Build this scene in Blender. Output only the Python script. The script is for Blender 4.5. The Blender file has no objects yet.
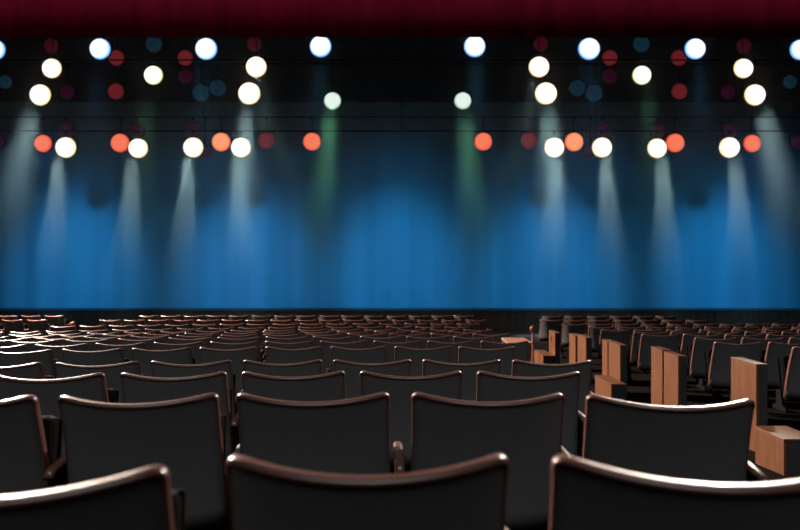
import bpy, bmesh, math, random
from mathutils import Vector, Matrix

random.seed(7)
SC = bpy.context.scene
COL = SC.collection
R = math.radians
F = 640.0                      # focal length in pixels of the 800x530 frame
CAMZ = 1.2

# ------------------------------------------------------------------ camera
cam_d = bpy.data.cameras.new('camera')
cam = bpy.data.objects.new('camera', cam_d)
COL.objects.link(cam)
cam.location = (0, 0, CAMZ)
cam.rotation_euler = (R(90), 0, 0)
cam_d.sensor_width = 36
cam_d.lens = 36 * F / 800
cam_d.clip_start = .05
cam_d.clip_end = 100
cam_d.dof.use_dof = True
cam_d.dof.focus_distance = 4.2
cam_d.dof.aperture_fstop = 2.4
SC.camera = cam

# ------------------------------------------------------------------ world, exposure
w = bpy.data.worlds.new('world')
SC.world = w
w.use_nodes = True
w.node_tree.nodes['Background'].inputs[0].default_value = (0, 0, 0, 1)
w.node_tree.nodes['Background'].inputs[1].default_value = 0
vs = SC.view_settings
vs.view_transform = 'Standard'
vs.look = 'None'
vs.exposure = 0
vs.gamma = 1
vs.use_curve_mapping = False
SC.cycles.max_bounces = 6
SC.cycles.volume_bounces = 0
SC.cycles.use_denoising = True


def aim(o, target):
    o.rotation_euler = (Vector(target) - o.location).to_track_quat('-Z', 'Y').to_euler()


def spot(name, loc, target, power, color, angle, blend=.5, radius=.1):
    d = bpy.data.lights.new(name, 'SPOT')
    d.energy = power
    d.color = color
    d.spot_size = R(angle)
    d.spot_blend = blend
    d.shadow_soft_size = radius
    o = bpy.data.objects.new(name, d)
    COL.objects.link(o)
    o.location = loc
    aim(o, target)
    return o


def area(name, loc, target, power, color, sx, sy, spread=180):
    d = bpy.data.lights.new(name, 'AREA')
    d.shape = 'RECTANGLE'
    d.size, d.size_y = sx, sy
    d.energy = power
    d.color = color
    d.spread = R(spread)
    o = bpy.data.objects.new(name, d)
    COL.objects.link(o)
    o.location = loc
    aim(o, target)
    return o


# warm house lights over the auditorium, then added fills for seats and valance
spot('house_light_key', (-11.0, 15.5, 7.0), (-6.0, 8.5, -1.0), 34000, (1, .80, .66), 125, .25, .45)
spot('house_light_side', (6.5, 13.0, 6.0), (.9, 2.5, 0.6), 6500, (1, .84, .70), 22, .5, .3)
area('added_seat_fill', (0, -3.5, 8.0), (0, 5, -.6), 66, (.93, .97, 1), 14, 2, 56)  # unseen fill, added to lift the dark seat backs
area('added_valance_fill', (0, 15.6, 8.75), (0, 18.2, 8.9), 15, (1, .75, .75), 27, .25, 42)  # unseen strip, added to brighten the red valance
# front-of-house blue washes on the backcloth
BLUE = (.03, .40, 1.0)
for wx, pw in ((-325, 1), (-155, 1), (-2, 1.05), (152, 1), (325, 1)):
    X = wx / F * 21.7
    spot('blue_wash_light', (X * .9, 13.0, 8.3), (X, 21.8, .7), 4500 * pw, BLUE, 31, 1, .5)
area('teal_wash_light', (0, 13.0, 8.5), (0, 21.8, -.6), 120, (.015, .45, 1), 26, .3, 58)

# ------------------------------------------------------------------ materials
def mat(name, color, rough=.5, metal=0, spec=.5, emit=None, estr=0, coat=0):
    m = bpy.data.materials.new(name)
    m.use_nodes = True
    b = m.node_tree.nodes['Principled BSDF']
    b.inputs['Base Color'].default_value = (*color, 1)
    b.inputs['Roughness'].default_value = rough
    b.inputs['Metallic'].default_value = metal
    b.inputs['Specular IOR Level'].default_value = spec
    b.inputs['Coat Weight'].default_value = coat
    b.inputs['Coat Roughness'].default_value = .2
    if emit:
        b.inputs['Emission Color'].default_value = (*emit, 1)
        b.inputs['Emission Strength'].default_value = estr
    return m


def noisy(m, c1, c2, scale, stretch=(1, 1, 1), detail=4, bump=0):
    nt = m.node_tree
    b = nt.nodes['Principled BSDF']
    tc = nt.nodes.new('ShaderNodeTexCoord')
    mp = nt.nodes.new('ShaderNodeMapping')
    mp.inputs['Scale'].default_value = stretch
    n = nt.nodes.new('ShaderNodeTexNoise')
    n.inputs['Scale'].default_value = scale
    n.inputs['Detail'].default_value = detail
    r = nt.nodes.new('ShaderNodeValToRGB')
    r.color_ramp.elements[0].position = .3
    r.color_ramp.elements[1].position = .7
    r.color_ramp.elements[0].color = (*c1, 1)
    r.color_ramp.elements[1].color = (*c2, 1)
    nt.links.new(tc.outputs['Object'], mp.inputs['Vector'])
    nt.links.new(mp.outputs['Vector'], n.inputs['Vector'])
    nt.links.new(n.outputs['Fac'], r.inputs['Fac'])
    nt.links.new(r.outputs['Color'], b.inputs['Base Color'])
    if bump:
        bp = nt.nodes.new('ShaderNodeBump')
        bp.inputs['Strength'].default_value = bump
        bp.inputs['Distance'].default_value = .01
        nt.links.new(n.outputs['Fac'], bp.inputs['Height'])
        nt.links.new(bp.outputs['Normal'], b.inputs['Normal'])
    return m


M_BACK = noisy(mat('black_seat_shell', (.10, .10, .10), .8, 0, .05), (.128, .126, .127), (.140, .136, .136), 30)
M_RIM = noisy(mat('copper_brown_edge', (.3, .13, .09), .33, 0, .8, coat=.3), (.135, .056, .04), (.17, .076, .056), 14, (1, 1, 1))
M_CUSH = noisy(mat('dark_upholstery', (.03, .028, .028), .95, 0, .05), (.0035, .003, .003), (.005, .0045, .0045), 80)
M_ARM = noisy(mat('glossy_black_armrest', (.02, .02, .02), .3, 0, .5), (.006, .005, .005), (.008, .007, .007), 20)
M_STEEL = noisy(mat('black_steel', (.02, .02, .02), .6, 0, .15), (.003, .003, .003), (.004, .004, .004), 20)
M_RIG = noisy(mat('black_rigging', (.005, .005, .005), .9, 0, .02), (.004, .004, .004), (.006, .006, .006), 20)
M_WOOD = noisy(mat('reddish_wood', (.4, .19, .11), .45, 0, .3), (.11, .043, .020), (.17, .073, .037), 5, (6, 6, .5), 6)
M_LITWOOD = noisy(mat('lit_salmon_wood', (.4, .2, .15), .5, 0, .3), (.36, .17, .13), (.42, .21, .16), 6)  # lighter wood for the lid, its lit look put into the colour
M_SHADEBLK = noisy(mat('black_shade_and_nosing', (.03, .03, .03), .8, 0, .1), (.05, .05, .05), (.06, .058, .058), 12)  # black for the stage nosing and for shade painted on box sides
M_CARPET = noisy(mat('dark_carpet', (.02, .014, .012), .95, 0, .05), (.006, .0045, .004), (.011, .008, .007), 60, bump=.3)
M_APRON = noisy(mat('dark_brown_panelling', (.06, .04, .035), .9, 0, 0), (.09, .015, .007), (.18, .03, .014), 2.2, (3, 3, .15), 5)
M_STAGE = noisy(mat('stage_boards', (.2, .2, .2), .8, 0, .05), (.10, .11, .12), (.15, .16, .17), 3, (8, .4, 1))
M_CLOTH = noisy(mat('backcloth_fabric', (.7, .7, .7), .95, 0, 0), (.14, .28, .32), (.24, .42, .48), .55, (1.6, 1, .05), 3)  # cloth tinted so part of the blue wash sits in its colour
M_DRAPE = noisy(mat('shade_drape', (.006, .006, .007), 1, 0, 0), (.04, .07, .09), (.06, .10, .125), 4)
M_RED = noisy(mat('dark_red_velvet', (.3, .015, .05), .95, 0, .05), (.24, .010, .036), (.36, .016, .06), 1.5, (2, 1, .15))
M_WALL = noisy(mat('dark_wall', (.02, .018, .018), .95, 0, .02), (.003, .003, .003), (.005, .0045, .0045), 3)

# ------------------------------------------------------------------ mesh helpers
def link(name, bm, m, parent=None, smooth=False):
    me = bpy.data.meshes.new(name)
    bm.normal_update()
    bm.to_mesh(me)
    bm.free()
    me.materials.append(m)
    if smooth:
        for p in me.polygons:
            p.use_smooth = True
    o = bpy.data.objects.new(name, me)
    COL.objects.link(o)
    if parent:
        o.parent = parent
    return o


def tag(o, label=None, cat=None, group=None, kind=None):
    if label: o['label'] = label
    if cat: o['category'] = cat
    if group: o['group'] = group
    if kind: o['kind'] = kind
    return o


def empty(name, loc, rz=0):
    o = bpy.data.objects.new(name, None)
    o.empty_display_size = .1
    COL.objects.link(o)
    o.location = loc
    o.rotation_euler = (0, 0, rz)
    return o


def box(bm, x0, x1, y0, y1, z0, z1, bevel=0):
    r = bmesh.ops.create_cube(bm, size=1)
    vsx = r['verts']
    for v in vsx:
        v.co = Vector(((x0 + x1) / 2 + v.co.x * (x1 - x0), (y0 + y1) / 2 + v.co.y * (y1 - y0), (z0 + z1) / 2 + v.co.z * (z1 - z0)))
    if bevel:
        es = list({e for v in vsx for e in v.link_edges})
        bmesh.ops.bevel(bm, geom=es, offset=bevel, segments=2, affect='EDGES', profile=.5)
    return bm


def tube(bm, pts, ra, rb=None, n=8, side=None, cap=True, prof=None):
    """a tube along pts; side(i) gives the direction that gets radius rb"""
    rb = rb or ra
    rings = []
    for i, p in enumerate(pts):
        a = pts[max(i - 1, 0)]
        b = pts[min(i + 1, len(pts) - 1)]
        t = (Vector(b) - Vector(a)).normalized()
        s = Vector(side) if side else (Vector((0, 0, 1)) if abs(t.z) < .9 else Vector((0, 1, 0)))
        s = (s - t * s.dot(t)).normalized()
        u = t.cross(s)
        q_ = prof[i] if prof else 1
        rings.append([bm.verts.new(Vector(p) + u * ra * q_ * math.cos(2 * math.pi * k / n) + s * rb * math.sin(2 * math.pi * k / n)) for k in range(n)])
    for a, b in zip(rings, rings[1:]):
        for k in range(n):
            bm.faces.new((a[k], a[(k + 1) % n], b[(k + 1) % n], b[k]))
    if cap:
        bm.faces.new(rings[0][::-1])
        bm.faces.new(rings[-1])
    return bm


def lathe(bm, prof, n=24, M=Matrix()):
    """revolve (radius, z) about local z"""
    rings = []
    for r_, z in prof:
        if r_ < 1e-6:
            rings.append([bm.verts.new(M @ Vector((0, 0, z)))])
        else:
            rings.append([bm.verts.new(M @ Vector((r_ * math.cos(2 * math.pi * k / n), r_ * math.sin(2 * math.pi * k / n), z))) for k in range(n)])
    for a, b in zip(rings, rings[1:]):
        if len(a) == 1 and len(b) == 1:
            continue
        for k in range(n):
            j = (k + 1) % n
            if len(a) == 1:
                bm.faces.new((a[0], b[j], b[k]))
            elif len(b) == 1:
                bm.faces.new((a[k], a[j], b[0]))
            else:
                bm.faces.new((a[k], a[j], b[j], b[k]))
    bmesh.ops.recalc_face_normals(bm, faces=bm.faces)
    return bm


# ------------------------------------------------------------------ raked floor
SEAT_H = .86
HP = [(1.083, .340), (2.02, .42), (3.01, .515), (3.95, .599), (5.5, .713), (6.58, .792), (7.57, .857), (8.48, .921),
      (9.5, .996), (10.7, 1.085), (12.1, 1.175), (13.5, 1.243), (14.4, 1.245), (15.6, 1.245), (18.5, 1.245)]


def hseat(s):
    if s <= HP[0][0]:
        return HP[0][1] - (HP[0][0] - s) * .085
    for (a, ha), (b, hb) in zip(HP, HP[1:]):
        if s <= b:
            return ha + (hb - ha) * (s - a) / (b - a)
    return HP[-1][1]


def srow(x, y):
    xx = max(-7.5, min(x, 2.0))
    return y + .025 * xx * xx


def zfloor(x, y):
    return CAMZ - hseat(srow(x, y) + .065) - SEAT_H


XW = 14.6
bm = bmesh.new()
xs = [-XW + 2 * XW * i / 60 for i in range(61)]
ys = [-4.5 + 25.5 * j / 80 for j in range(81)]
g = [[bm.verts.new((x, y, zfloor(x, y))) for x in xs] for y in ys]
for j in range(80):
    for i in range(60):
        bm.faces.new((g[j][i], g[j][i + 1], g[j + 1][i + 1], g[j + 1][i]))
tag(link('floor', bm, M_CARPET, smooth=True), 'dark raked carpeted auditorium floor sloping to the stage', 'floor', kind='structure')

# walls and ceiling of the dark house
LIP, LIPZ, BACK = 20.9, CAMZ - 44.3 / F * 20.9, 22.0
ROOF = 9.4
bm = bmesh.new(); box(bm, -XW - .2, -XW, -4.7, BACK + .6, -1.5, ROOF)
tag(link('wall_left', bm, M_WALL), kind='structure')
bm = bmesh.new(); box(bm, XW, XW + .2, -4.7, BACK + .6, -1.5, ROOF)
tag(link('wall_right', bm, M_WALL), kind='structure')
bm = bmesh.new(); box(bm, -XW, XW, -4.7, -4.5, -1.5, ROOF)
tag(link('wall_rear', bm, M_WALL), kind='structure')
bm = bmesh.new(); box(bm, -XW, XW, BACK + .4, BACK + .6, -1.5, ROOF)
tag(link('wall_stage', bm, M_WALL), kind='structure')
bm = bmesh.new(); box(bm, -XW - .2, XW + .2, -4.7, BACK + .6, ROOF, ROOF + .2)
tag(link('ceiling', bm, M_WALL), kind='structure')

# stage: apron wall with battens, nosing, boards
bm = bmesh.new(); box(bm, -XW, XW, LIP + .02, LIP + .25, -1.4, LIPZ - .06)
x = -XW + .1
while x < XW - .1:
    box(bm, x, x + .05, LIP - .005, LIP + .02, -1.0, LIPZ - .06)
    x += .22
tag(link('wall_apron', bm, M_APRON), 'dark brown panelled wall along the front of the stage', 'wall', kind='structure')
bm = bmesh.new(); box(bm, -XW, XW, LIP - .03, LIP + .3, LIPZ - .06, LIPZ, .012)
tag(link('trim_stage', bm, M_SHADEBLK), 'dark nosing along the stage edge', 'trim', kind='structure')
bm = bmesh.new(); box(bm, -XW, XW, LIP + .3, BACK + .4, LIPZ - .2, LIPZ - .01)
tag(link('floor_stage', bm, M_STAGE), 'stage floor under blue light', 'floor', kind='structure')


def cloth(name, y, x0, x1, z0, z1, amp, wl, m, nx=420, nz=6, seed=1):
    rnd = random.Random(seed)
    ph = [(rnd.uniform(.5, 1), rnd.uniform(0, 6.28), rnd.uniform(.55, 1.6)) for _ in range(5)]
    tot = sum(p[0] for p in ph)
    bm = bmesh.new()
    for side in (0, 1):
        g = []
        for j in range(nz + 1):
            row = []
            for i in range(nx + 1):
                x = x0 + (x1 - x0) * i / nx
                z = z0 + (z1 - z0) * j / nz
                d = sum(a * math.sin(x / wl * 6.283 * f + p) for a, p, f in ph) / tot * amp * (1 - .25 * j / nz)
                row.append(bm.verts.new((x, y + d + side * .02, z)))
            g.append(row)
        for j in range(nz):
            for i in range(nx):
                q = (g[j][i], g[j][i + 1], g[j + 1][i + 1], g[j + 1][i])
                bm.faces.new(q if side == 0 else q[::-1])
    return link(name, bm, m, smooth=True)


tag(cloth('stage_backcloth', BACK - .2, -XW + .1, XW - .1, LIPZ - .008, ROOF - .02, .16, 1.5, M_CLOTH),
    'tall blue-tinted backcloth in soft folds washed with blue light', 'curtain')
VALZ = CAMZ + 228 / F * 18.25
tag(cloth('red_valance', 18.25, -XW + .05, XW - .05, VALZ, ROOF - .02, .09, 1.1, M_RED, seed=4),
    'dark red velvet valance hanging across the top of the stage', 'curtain')
BORDZ = CAMZ + (265 - 102) / F * 21.2  # drape added to keep the unlit top of the stage dark
tag(cloth('added_dark_drape', 21.2, -XW + .05, XW - .05, BORDZ, ROOF - .02, .12, 1.3, M_DRAPE, seed=9),
    'added dark drape behind the stage lamps standing for the unlit top', 'curtain')

# stage haze
bm = bmesh.new(); box(bm, -XW + .3, XW - .3, 18.45, 20.85, -.86, ROOF - .1)
mh = bpy.data.materials.new('stage_haze_air')
mh.use_nodes = True
nt = mh.node_tree
nt.nodes.clear()
out = nt.nodes.new('ShaderNodeOutputMaterial')
vp = nt.nodes.new('ShaderNodeVolumeScatter')
vp.inputs['Color'].default_value = (1, 1, 1, 1)
vp.inputs['Density'].default_value = .035
vp.inputs['Anisotropy'].default_value = .1
tcv = nt.nodes.new('ShaderNodeTexCoord')
sxyz = nt.nodes.new('ShaderNodeSeparateXYZ')
mr = nt.nodes.new('ShaderNodeMapRange')
mr.interpolation_type = 'SMOOTHSTEP'
mr.inputs['From Min'].default_value = .6
mr.inputs['From Max'].default_value = 4.6
mr.inputs['To Min'].default_value = .002
mr.inputs['To Max'].default_value = .04
nt.links.new(tcv.outputs['Object'], sxyz.inputs[0])
nt.links.new(sxyz.outputs['Z'], mr.inputs['Value'])
nt.links.new(mr.outputs['Result'], vp.inputs['Density'])
nt.links.new(vp.outputs[0], out.inputs['Volume'])
tag(link('stage_haze', bm, mh), 'thin haze over the stage that shows the light beams', 'haze', kind='stuff')

# ------------------------------------------------------------------ the theatre seat
HW = .2365


def half_w(z):
    v = (z - .40) / (SEAT_H - .40)
    wd = .250 + (HW - .250) * v - .002 * math.sin(v * math.pi)
    r_ = .018
    if z > SEAT_H - r_:
        q = z - (SEAT_H - r_)
        wd -= r_ - math.sqrt(max(r_ * r_ - q * q, 0))
    return wd


def back_pt(u, z, t=0):
    """point on the curved shell: u across, z up, t through the thickness"""
    v = (z - .40) / (SEAT_H - .40)
    x = u * half_w(z)
    y = .065 * (x / HW) ** 2 + .105 * (1 - v) + .02 * math.sin(v * math.pi)
    zz = z - .021 * max(v, 0) ** 2 * (1 - (x / HW) ** 2)
    return Vector((x, y + t, zz))


def backrest_bm():
    bm = bmesh.new()
    zs = [.40, .47, .54, .61, .68, .74, .79, .82, .832, .84, .847, .853, .857, .86]
    nu = 18
    G = []
    for t in (0, .026):
        G.append([[bm.verts.new(back_pt(-1 + 2 * i / nu, z, t)) for i in range(nu + 1)] for z in zs])
    for gi, g in enumerate(G):
        for j in range(len(zs) - 1):
            for i in range(nu):
                q = (g[j][i], g[j][i + 1], g[j + 1][i + 1], g[j + 1][i])
                bm.faces.new(q if gi == 0 else q[::-1])
    a, b = G
    L = len(zs) - 1
    for i in range(nu):
        bm.faces.new((a[L][i], a[L][i + 1], b[L][i + 1], b[L][i]))
        bm.faces.new((a[0][i + 1], a[0][i], b[0][i], b[0][i + 1]))
    for j in range(L):
        bm.faces.new((a[j + 1][0], a[j][0], b[j][0], b[j + 1][0])[::-1])
        bm.faces.new((a[j][nu], a[j + 1][nu], b[j + 1][nu], b[j][nu])[::-1])
    bmesh.ops.recalc_face_normals(bm, faces=bm.faces)
    return bm


def trim_bm():
    zs = [.40, .50, .60, .70, .78, .81, .832, .84, .847, .853, .857]
    pts = [back_pt(-1, z, .013) for z in zs]
    pts += [back_pt(-1 + 2 * i / 20, .86, .013) for i in range(21)]
    pts += [back_pt(1, z, .013) for z in zs[::-1]]
    bm = bmesh.new()
    # thickness direction is roughly the shell normal (y)
    sp = [.35, .35, .38, .42, .48, .55, .65, .75, .85, .9, .95]
    tube(bm, pts, .0085, .0165, 10, side=(0, 1, 0), prof=sp + [1] * 21 + sp[::-1])
    bmesh.ops.recalc_face_normals(bm, faces=bm.faces)
    return bm


def pan_bm():
    """the cushion, tipped up against the back"""
    bm = bmesh.new()
    box(bm, -.215, .215, 0, .09, 0, .40, .025)
    bmesh.ops.rotate(bm, verts=bm.verts, cent=(0, 0, 0), matrix=Matrix.Rotation(R(-10), 3, 'X'))
    bmesh.ops.translate(bm, verts=bm.verts, vec=(0, .20, .36))
    return bm


def pan_board_bm():
    bm = bmesh.new()
    box(bm, -.215, .215, .092, .108, .01, .39, .006)
    bmesh.ops.rotate(bm, verts=bm.verts, cent=(0, 0, 0), matrix=Matrix.Rotation(R(-10), 3, 'X'))
    bmesh.ops.translate(bm, verts=bm.verts, vec=(0, .20, .36))
    return bm


AX = .275


def arm_bm(sx=1):
    bm = bmesh.new()
    pts = [(sx * AX, .075, .605), (sx * AX, .10, .622), (sx * AX, .20, .626), (sx * AX, .34, .62), (sx * AX, .41, .605), (sx * AX, .435, .575)]
    tube(bm, pts, .0165, .011, 10, side=(0, 0, 1))
    bmesh.ops.recalc_face_normals(bm, faces=bm.faces)
    return bm


def standard_bm(sx=1):
    """side panel that carries the armrest, with a foot"""
    bm = bmesh.new()
    prof = [(.10, -.01), (.36, -.01), (.36, .03), (.29, .06), (.30, .35), (.40, .57), (.40, .613), (.11, .613), (.11, .52), (.16, .35), (.17, .06), (.10, .03)]
    a = [bm.verts.new((sx * AX - .012, y, z)) for y, z in prof]
    b = [bm.verts.new((sx * AX + .012, y, z)) for y, z in prof]
    bm.faces.new(a)
    bm.faces.new(b[::-1])
    n = len(prof)
    for i in range(n):
        bm.faces.new((a[i], b[i], b[(i + 1) % n], a[(i + 1) % n]))
    # crossbar under the seat
    box(bm, min(0, sx * AX) - (.0 if sx > 0 else 0), max(0, sx * AX), .225, .265, .33, .37)
    bmesh.ops.recalc_face_normals(bm, faces=bm.faces)
    return bm


proto = empty('theatre_seat', (0, 0, 0))
p_back = link('backrest', backrest_bm(), M_BACK, proto, True)
p_trim = link('edge_trim', trim_bm(), M_RIM, p_back, True)
p_trim['label'] = 'glossy copper-brown edge of the seat back'
p_pan = link('seat_cushion', pan_bm(), M_CUSH, proto)
p_board = link('cushion_board', pan_board_bm(), M_CUSH, p_pan)
p_std = link('seat_standard', standard_bm(), M_STEEL, proto)
p_arm = link('armrest', arm_bm(), M_RIM, proto, True)
p_leg = link('seat_standard', standard_bm(-1), M_STEEL, proto)
left_std_mesh = p_leg.data
# only row ends carry a second side panel
p_leg.parent = None
bpy.data.objects.remove(p_leg)


def copy_tree(o, parent=None):
    c = o.copy()
    COL.objects.link(c)
    if parent:
        c.parent = parent
    for ch in list(o.children):
        copy_tree(ch, c)
    return c


USED = [False]
N_SEATS = [0]


def place_seat(x, y, rz, label, group, wood_std=False):
    o = proto if not USED[0] else copy_tree(proto)
    USED[0] = True
    o.location = (x, y, zfloor(x, y) + .012)
    o.rotation_euler = (0, 0, rz)
    if wood_std:
        for ch in o.children:
            if ch.name.startswith('seat_standard'):
                ch.material_slots[0].link = 'OBJECT'
                ch.material_slots[0].material = M_WOOD
                ch['label'] = 'wooden seat standard'
    tag(o, label, 'seat', group)
    N_SEATS[0] += 1
    return o


ORD = ['', 'first', 'second', 'third', 'fourth', 'fifth', 'sixth', 'seventh', 'eighth', 'ninth', 'tenth', 'eleventh', 'twelfth',
       'thirteenth', 'fourteenth', 'fifteenth', 'sixteenth', 'seventeenth', 'eighteenth', 'nineteenth', 'twentieth', 'twenty-first', 'twenty-second']
PITCH = .55
# row: (distance, reference seat centre in x pixels, seats to the aisle side of it, curvature, lowest x pixel of a seat)
ROWS = [
    (1.083, 368.0, 1, .10, -80), (2.02, 313.5, 2, .05, -90), (3.01, 411.0, 1, .035, -30), (3.95, 372.5, 2, .03, -30),
    (5.50, 422.5, 1, .026, -22), (6.58, 397.0, 2, .025, -22), (7.57, 427.0, 1, .025, -22), (8.48, 449.0, 1, .025, -20),
    (9.50, 428.0, 1, .022, -18), (10.7, 412.0, 2, .02, -16), (12.1, 399.0, 2, .018, -15), (13.5, 416.0, 2, .012, 40),
    (14.4, 403.0, 3, 0, 100), (15.6, 419.0, 2, 0, 130)]
ADJ = {(0, 1): (-.01, -.02, -3), (0, -1): (.01, -.085, 1), (1, 2): (-.025, -.06, -4), (1, -1): (.015, 0, 0), (1, -2): (.025, 0, 0)}
row_words = []
for i in range(14):
    if i == 0: row_words.append('row closest to the viewer')
    elif i < 7: row_words.append('%s row from the viewer' % ORD[i + 1])
    elif i == 13: row_words.append('front row at the stage')
    else: row_words.append('%s row from the stage' % ORD[14 - i])

for ri, (d, px0, nright, k, pxmin) in enumerate(ROWS):
    xr = (px0 - 400) / F * d
    n = 0
    for i in range(nright, -30, -1):
        x = xr + i * PITCH
        dy = -k * x * x
        px = 400 + F * x / (d + dy)
        if px < pxmin:
            break
        n += 1
        rz = math.atan(-2 * k * x)
        ax, ay, ar = ADJ.get((ri, i), (0, 0, 0))
        place_seat(x + ax, d + dy - .065 + ay, rz + R(ar),
                   'black curved theatre seat, centre block, %s, %s from the aisle' % (row_words[ri], ORD[n]),
                   'theatre seats of the centre block', wood_std=(ri, i) == (1, 0))

# the block beyond the aisle with wooden end panels: (distance, x of its first back edge)
RROWS = [(5.55, 3.42), (6.45, 3.18), (7.4, 3.42), (8.4, 3.18), (9.45, 3.46), (10.7, 3.37), (12.1, 3.58), (13.4, 3.42), (14.4, 3.16), (15.5, 3.45)]
RMAX = {9: 6, 8: 7}
for ri, (d, x0) in enumerate(RROWS):
    rw = '%s row from the stage' % ORD[10 - ri] if ri < 9 else 'front row at the stage'
    for i in range(RMAX.get(ri, 14)):
        x = x0 + HW + i * PITCH
        if 400 + F * x / d > 826:
            break
        place_seat(x, d - .065, R(-1.5),
                   'black theatre seat behind wooden end panels, %s, %s from the aisle' % (rw, ORD[i + 1]),
                   'theatre seats of the block behind the end panels')
# the corner block past the far aisle
for ri, (d, pxs) in enumerate(((15.6, (53, 30.5, 9)), (14.4, (36, 13, -10)))):
    for n in range(3):
        x = (pxs[0] - 400) / F * d - n * .56
        place_seat(x, d - .065, R(-7), 'black theatre seat in the far corner block, %s row, %s from its aisle' % (('front', 'second')[ri], ORD[n + 1]),
                   'theatre seats of the far corner block')

# ------------------------------------------------------------------ wooden end panels and step boxes along the aisle
PX = 3.0
SCL = PX / 3.05
ENDS = [  # near, far, top below the eye, x offset, words
    (5.48, 5.90, .848, 0, 'tallest-looking wooden seat-end panel, standing closest to the viewer'),
    (7.02, 7.40, .998, 0, 'wooden seat-end panel standing second along the aisle from the viewer'),
    (7.42, 7.75, .985, -.01, 'wooden seat-end panel half hidden behind the second one from the viewer'),
    (8.87, 9.36, 1.11, 0, 'wooden seat-end panel rising behind the middle low step box'),
    (9.38, 9.62, 1.115, -.01, 'narrow wooden seat-end panel showing past the one by the middle step box'),
    (10.5, 11.0, 1.19, 0, 'wooden seat-end panel, lower of the pair midway down the aisle'),
    (11.02, 11.42, 1.22, -.03, 'wooden seat-end panel, taller of the pair midway down the aisle'),
    (12.6, 13.1, 1.335, 0, 'smallest-looking wooden seat-end panel, standing closest to the stage')]
for near, far, h, ox, lab in ENDS:
    near, far, h = near * SCL, far * SCL, h * SCL
    x0, x1 = PX + ox, PX + .095
    z1 = CAMZ - h
    z0 = min(zfloor(x0, near), zfloor(x0, far)) - .004
    o = empty('seat_end_panel', (x0, near, zfloor(x0, near)))
    tag(o, lab, 'panel', 'wooden seat-end panels along the aisle')
    def pb(nm, m, a):
        bm = bmesh.new(); box(bm, *a, .004)
        q = link(nm, bm, m, o)
        q.location = (-o.location.x, -o.location.y, -o.location.z)
        return q
    pb('veneer_board', M_WOOD, (x0, x0 + .03, near, far, z0, z1 - .018))
    q = pb('shaded_core', M_SHADEBLK, (x0 + .03, x1, near - .002, far, z0, z1 - .018))  # unlit side of the wood, its shade put in as black
    q['label'] = 'unlit side facing away from the stage, shade painted black'
    pb('top_cap', M_WOOD, (x0 - .004, x1 + .004, near - .004, far + .004, z1 - .018, z1))

SX = 2.77
for px_n, px_f, py_n, wd, lab in (
        (784, 755, 439, .26, 'low wooden step box at the aisle closest to the viewer'),
        (611, 595, 384, .21, 'low wooden step box midway down the aisle'),
        (543, 534, 355.5, .22, 'low wooden step box far down the aisle')):
    near, far = SX * F / (px_n - 400), SX * F / (px_f - 400)
    z1 = CAMZ - (py_n - 265) / F * near
    z0 = zfloor(SX, far) - .01
    o = empty('step_box', (SX, near, zfloor(SX, near)))
    tag(o, lab, 'box', 'low wooden boxes along the aisle')
    for nm, m, a in (('side_board', M_WOOD, (SX, SX + .03, near, far, z0, z1 - .02)),
                     ('shaded_core', M_SHADEBLK, (SX + .03, SX + wd - .01, near - .002, far, z0, z1 - .02)),  # face out of the light, painted black for its shade
                     ('lid', M_WOOD, (SX - .006, SX + wd - .008, near - .006, far + .006, z1 - .02, z1))):
        bm = bmesh.new(); box(bm, *a, .004)
        q = link(nm, bm, m, o)
        q.location = -o.location
        if nm == 'shaded_core':
            q['label'] = 'unlit face of the box, shade painted black'

# wooden arm box closing a centre-block row, lid light put into its colour
d = 7.48
o = empty('row_end_box', (1.62, d, zfloor(1.62, d)))
tag(o, 'wooden box closing a centre-block row at the aisle, lid painted lit pink', 'box')
zt = CAMZ - 77.5 / F * d
zb = zfloor(1.62, d) - .02
for nm, m, a in (('front_board', M_WOOD, (1.27, 1.54, d, d + .03, zb, zt - .02)),
                 ('shaded_core', M_SHADEBLK, (1.27, 1.54, d + .03, d + .5, zb, zt - .02)),
                 ('lid', M_LITWOOD, (1.26, 1.55, d - .006, d + .51, zt - .02, zt))):
    bm = bmesh.new(); box(bm, *a, .004)
    q = link(nm, bm, m, o); q.location = -o.location


def post(x, d, py_top, label):
    zt = CAMZ - (py_top - 265) / F * d
    zf = zfloor(x, d)
    o = empty('aisle_post', (x, d, zf))
    tag(o, label, 'post', 'posts with rounded knobs at the aisles')
    h = zt - zf
    bm = bmesh.new()
    lathe(bm, [(0, 0), (.07, 0), (.07, .012), (.022, .03), (.02, h - .1), (0, h - .1)], 14)
    link('pole', bm, M_RIM, o, True)
    bm = bmesh.new()
    lathe(bm, [(0, h - .13), (.03, h - .13), (.05, h - .09), (.055, h - .05), (.042, h - .015), (0, h)], 16)
    link('knob', bm, M_WOOD, o, True)


post((532.5 - 400) / F * 12.75, 12.75, 325.5, 'thin copper post with rounded knob in the aisle before the end panels')
post((73 - 400) / F * 13.9, 13.9, 321.5, 'thin copper post with rounded knob beside the far corner block')

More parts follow.
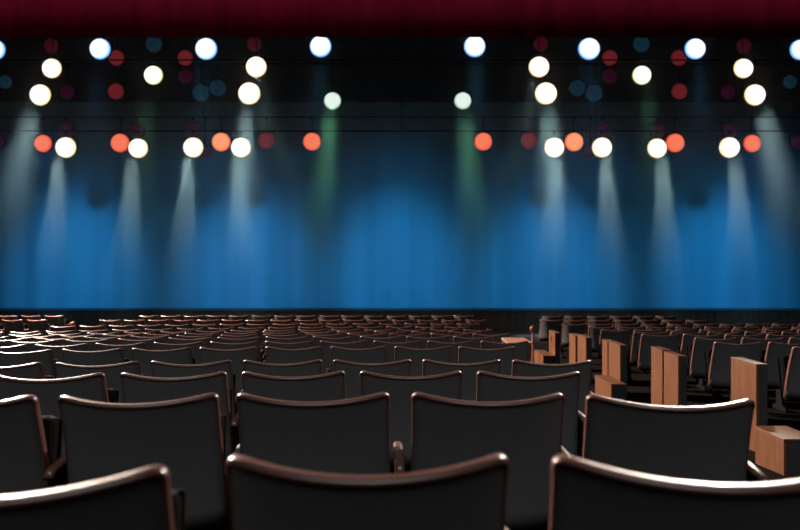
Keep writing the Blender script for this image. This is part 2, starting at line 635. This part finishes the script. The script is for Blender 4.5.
# ------------------------------------------------------------------ stage lamps on their battens
BAT = {'W1': (18.9, 32), 'R1': (19.85, 31), 'W2': (19.25, 60), 'R2': (20.15, 64), 'W3': (19.55, 131), 'R3': (20.45, 117)}
WORDS = {'W1': 'topmost hanging pipe', 'R1': 'upper rear pipe', 'W2': 'middle white-lamp pipe', 'R2': 'middle rear pipe',
         'W3': 'lowest white-lamp pipe', 'R3': 'lowest red-lamp pipe'}
PIPE_LABEL = {'W1': 'black lighting pipe under the red valance carrying blue-white lamps', 'R1': 'black lighting pipe carrying dim red lamps under the valance',
              'W2': 'black lighting pipe carrying the middle white and greenish lamps', 'R2': 'black lighting pipe carrying the dimmest lamps at mid height',
              'W3': 'black lighting pipe carrying the lowest row of white lamps', 'R3': 'black lighting pipe carrying the lowest row of red lamps'}
pipe_z = {}
for kx, (D, py) in BAT.items():
    z = CAMZ + (265 - py) / F * D
    pipe_z[kx] = z
    o = empty('lighting_pipe', (0, D, z))
    tag(o, PIPE_LABEL[kx], 'pipe', 'lighting pipes above the stage')
    bm = bmesh.new()
    tube(bm, [(-XW + .02, 0, 0), (XW - .02, 0, 0)], .022, n=12)
    link('pipe', bm, M_RIG, o, True)
    for xc in (-12, -6, 0.05, 6, 12):
        bm = bmesh.new()
        tube(bm, [(xc, 0, .02), (xc, 0, ROOF - z - .004)], .006, n=6)
        link('cable', bm, M_RIG, o)

def lens_mat(name, center, rim, strength):
    """glass lens: bright middle, halo and soft blur edge put into its rim colour (radius in object space)"""
    m = bpy.data.materials.new(name)
    m.use_nodes = True
    nt = m.node_tree
    b = nt.nodes['Principled BSDF']
    b.inputs['Base Color'].default_value = (.02, .02, .02, 1)
    b.inputs['Roughness'].default_value = .4
    tc = nt.nodes.new('ShaderNodeTexCoord')
    mp = nt.nodes.new('ShaderNodeMapping')
    mp.inputs['Scale'].default_value = (1, 0, 1)
    ln = nt.nodes.new('ShaderNodeVectorMath')
    ln.operation = 'LENGTH'
    r = nt.nodes.new('ShaderNodeValToRGB')
    e = r.color_ramp.elements
    e[0].position, e[0].color = .80, (*center, 1)
    e[1].position, e[1].color = 1.0, (*rim, 1)  # rim colour paints the lamp's halo and blurred edge
    nt.links.new(tc.outputs['Object'], mp.inputs['Vector'])
    nt.links.new(mp.outputs['Vector'], ln.inputs[0])
    nt.links.new(ln.outputs['Value'], r.inputs['Fac'])
    nt.links.new(r.outputs['Color'], b.inputs['Emission Color'])
    b.inputs['Emission Strength'].default_value = strength
    return m


KIND = {
    'warm':   (lens_mat('lens_warm_white', (1, .97, .88), (.75, .55, .25), 1.5), 'warm white'),
    'blue':   (lens_mat('lens_blue_white', (.93, .98, 1), (.03, .32, .9), 1.4), 'blue-white'),
    'green':  (lens_mat('lens_green_white', (.98, 1, .86), (.45, .5, .15), 1.6), 'greenish white'),
    'mint':   (lens_mat('lens_mint', (.80, .92, .84), (.3, .6, .4), 1.0), 'pale mint'),
    'orange': (lens_mat('lens_orange', (1, .20, .095), (.8, .06, .03), 1.0), 'bright orange-red'),
    'peach':  (lens_mat('lens_peach', (1, .34, .15), (.9, .10, .04), 1.05), 'bright peach'),
    'red':    (lens_mat('lens_red', (.115, .010, .014), (.08, .006, .009), 1.0), 'dim red'),
    'dark':   (lens_mat('lens_dark_red', (.034, .002, .006), (.028, .002, .005), 1.0), 'very dim dark red'),
    'plum':   (lens_mat('lens_plum', (.016, .0006, .008), (.013, .0005, .006), 1.0), 'faint plum'),
    'teal':   (lens_mat('lens_teal', (.003, .017, .03), (.003, .02, .034), 1.0), 'faint teal'),
}
MIR = 795.2
# (x, y, radius px, kind, pipe, beam (dx,dy px of its end) or None)
LAMPS = [
    (100.3, 49, 10.3, 'blue', 'W1', (0, 60)), (206.3, 49, 10.8, 'blue', 'W1', (0, 60)), (320.6, 46.5, 10.6, 'blue', 'W1', (0, 60)),
    (-4.5, 50, 10, 'blue', 'W1', None),
    (52, 68.5, 9.6, 'warm', 'W1', None), (256.3, 67, 10.2, 'warm', 'W1', (22, 90)),
    (40.5, 95, 10.4, 'warm', 'W2', (-11, 70)), (249.3, 93.5, 10.9, 'warm', 'W2', (-1, 62)),
    (153.5, 75.3, 9.3, 'green', 'W2', (-3, 85)), (332.5, 100.8, 8.4, 'mint', 'W2', (-6, 85)),
    (66, 147.5, 10.2, 'warm', 'W3', (-5, 110)), (138.3, 148.3, 9.6, 'warm', 'W3', (-4, 100)), (193.3, 147.5, 9.9, 'warm', 'W3', (-6, 120)),
    (241, 147.5, 9.8, 'warm', 'W3', (6, 120)),
    (51.5, 46, 7.2, 'dark', 'R1', None), (116.5, 58, 7.8, 'red', 'R1', None), (185.5, 58, 7.6, 'red', 'R1', None), (254.5, 44, 7.2, 'dark', 'R1', None),
    (154, 44, 8, 'teal', 'R1', None),
    (5.5, 82, 6.6, 'teal', 'R2', None), (116, 91.5, 7.8, 'red', 'R2', None), (186, 76.5, 7.4, 'plum', 'R2', None), (67.5, 92, 7, 'plum', 'R2', None), (218, 88, 8, 'teal', 'R2', None),
    (201, 93, 8, 'teal', 'R2', None),
    (43.3, 143.5, 8.6, 'orange', 'R3', None), (120.3, 143, 9.2, 'orange', 'R3', None), (221.3, 142, 9.2, 'peach', 'R3', None), (312, 141.6, 8.8, 'orange', 'R3', None),
    (266.3, 140.5, 8, 'red', 'R3', None), (66, 130, 7.2, 'plum', 'R3', None), (137.5, 130.5, 7.4, 'plum', 'R3', None), (193, 130, 7.4, 'plum', 'R3', None),
    (-2, 142, 7, 'plum', 'R3', None), (204.8, 152.5, 6.2, 'plum', 'R3', None),
]
ALL = LAMPS + [(MIR - a, b, c, k_, p, (-bm_[0], bm_[1]) if bm_ else None) for a, b, c, k_, p, bm_ in LAMPS]
ALL = [l for l in ALL if -12 < l[0] < 812]
BEAM_COL = {'warm': (.62, .98, 1), 'blue': (.15, .6, 1), 'green': (.35, 1, .55), 'mint': (.30, 1, .55)}
BEAM_POW = {'warm': 1.0, 'blue': .12, 'green': .2, 'mint': .7}

lens_cache, can_cache = {}, {}


def unit_lens():
    bm = bmesh.new()
    n = 10
    prof = [(math.sin(math.pi / 2 * i / n), .55 * math.cos(math.pi / 2 * i / n)) for i in range(n + 1)]
    lathe(bm, prof, 32, Matrix.Rotation(R(90), 4, 'X'))        # dome bulging towards -y
    return bm


def unit_can():
    bm = bmesh.new()
    lathe(bm, [(.97, 0), (1.0, -.02), (.99, -.45), (.80, -.8), (.55, -1.0), (.5, -1.15), (0, -1.2)], 28, Matrix.Rotation(R(90), 4, 'X'))
    return bm


mesh_can = None
mesh_lens = {}
counts = {}
ALL.sort(key=lambda l: l[0])
tot = {}
for l in ALL:
    tot[(l[3], l[4])] = tot.get((l[3], l[4]), 0) + 1
seen = {}
for px, py, rp, kd, bt, bmv in ALL:
    D = BAT[bt][0]
    r_ = rp / F * D
    x, z = (px - 400) / F * D, CAMZ + (265 - py) / F * D
    key = (kd, bt)
    seen[key] = i = seen.get(key, 0) + 1
    n = tot[key]
    if i <= (n + 1) // 2:
        where = '%s from the left end' % ORD[i] if i > 1 else 'at the left end'
    else:
        where = '%s from the right end' % ORD[n - i + 1] if i < n else 'at the right end'
    o = empty('stage_lamp', (x, D, z))
    tag(o, 'round %s stage lamp on %s, %s' % (KIND[kd][1], WORDS[bt], where), 'lamp', 'stage lamps above the stage')
    if kd not in mesh_lens:
        ln = link('lens', unit_lens(), KIND[kd][0], o, True)
        mesh_lens[kd] = ln.data
    else:
        ln = bpy.data.objects.new('lens', mesh_lens[kd]); COL.objects.link(ln); ln.parent = o
    ln.scale = (r_, r_, r_)
    ln['label'] = 'glowing %s lens' % KIND[kd][1]
    if mesh_can is None:
        cn = link('housing', unit_can(), M_RIG, o, True)
        mesh_can = cn.data
    else:
        cn = bpy.data.objects.new('housing', mesh_can); COL.objects.link(cn); cn.parent = o
    cn.scale = (r_ * .97, r_ * .9, r_ * .97)
    cn.location = (0, .002, 0)
    # yoke round the housing and a stem up to the pipe
    bm = bmesh.new()
    yk = [(-r_ * 1.0, r_ * .3, 0), (-r_ * 1.0, r_ * .3, r_ * .9), (-r_ * .9, r_ * .25, r_ * 1.06), (r_ * .9, r_ * .25, r_ * 1.06), (r_ * 1.0, r_ * .3, r_ * .9), (r_ * 1.0, r_ * .3, 0)]
    tube(bm, yk, .012, n=6)
    link('yoke', bm, M_RIG, o)
    bm = bmesh.new()
    zt = pipe_z[bt] - z
    tube(bm, [(0, r_ * .25, r_ * 1.05), (0, r_ * .2, min(r_ * 1.2, zt - .05)), (0, 0, zt - .04)], .014, n=6)
    box(bm, -.035, .035, -.035, .035, zt - .067, zt - .023)
    link('clamp', bm, M_RIG, o)
    if bmv:
        L = bmv[1] / F * D
        tgt = (x + bmv[0] / F * D, D - .45, z - L)
        src = (x, D - .05, z - r_ * .75)
        far_c = bt == 'W3'
        wide = {'warm': 12 if far_c else 22, 'blue': 22, 'green': 14, 'mint': 19}[kd]
        P = BEAM_POW[kd] * (1.0 if bt != 'W1' or kd != 'warm' else .2) * (1.6 if far_c else .58)
        src = (x, D - .34, z - r_ * .75)
        b1 = spot('stage_lamp_beam', src, tgt, 7300 * P, BEAM_COL[kd], wide, .5, .25)
        b1.parent = None
        if far_c:
            for off, pw in ((-.13, .55), (.10, .45)):
                t2 = (tgt[0] + off * L, tgt[1], tgt[2])
                spot('stage_lamp_beam', src, t2, 7300 * P * pw, BEAM_COL[kd], 6, .4, .06)

print('SEATS', N_SEATS[0], 'LAMPS', len(ALL))
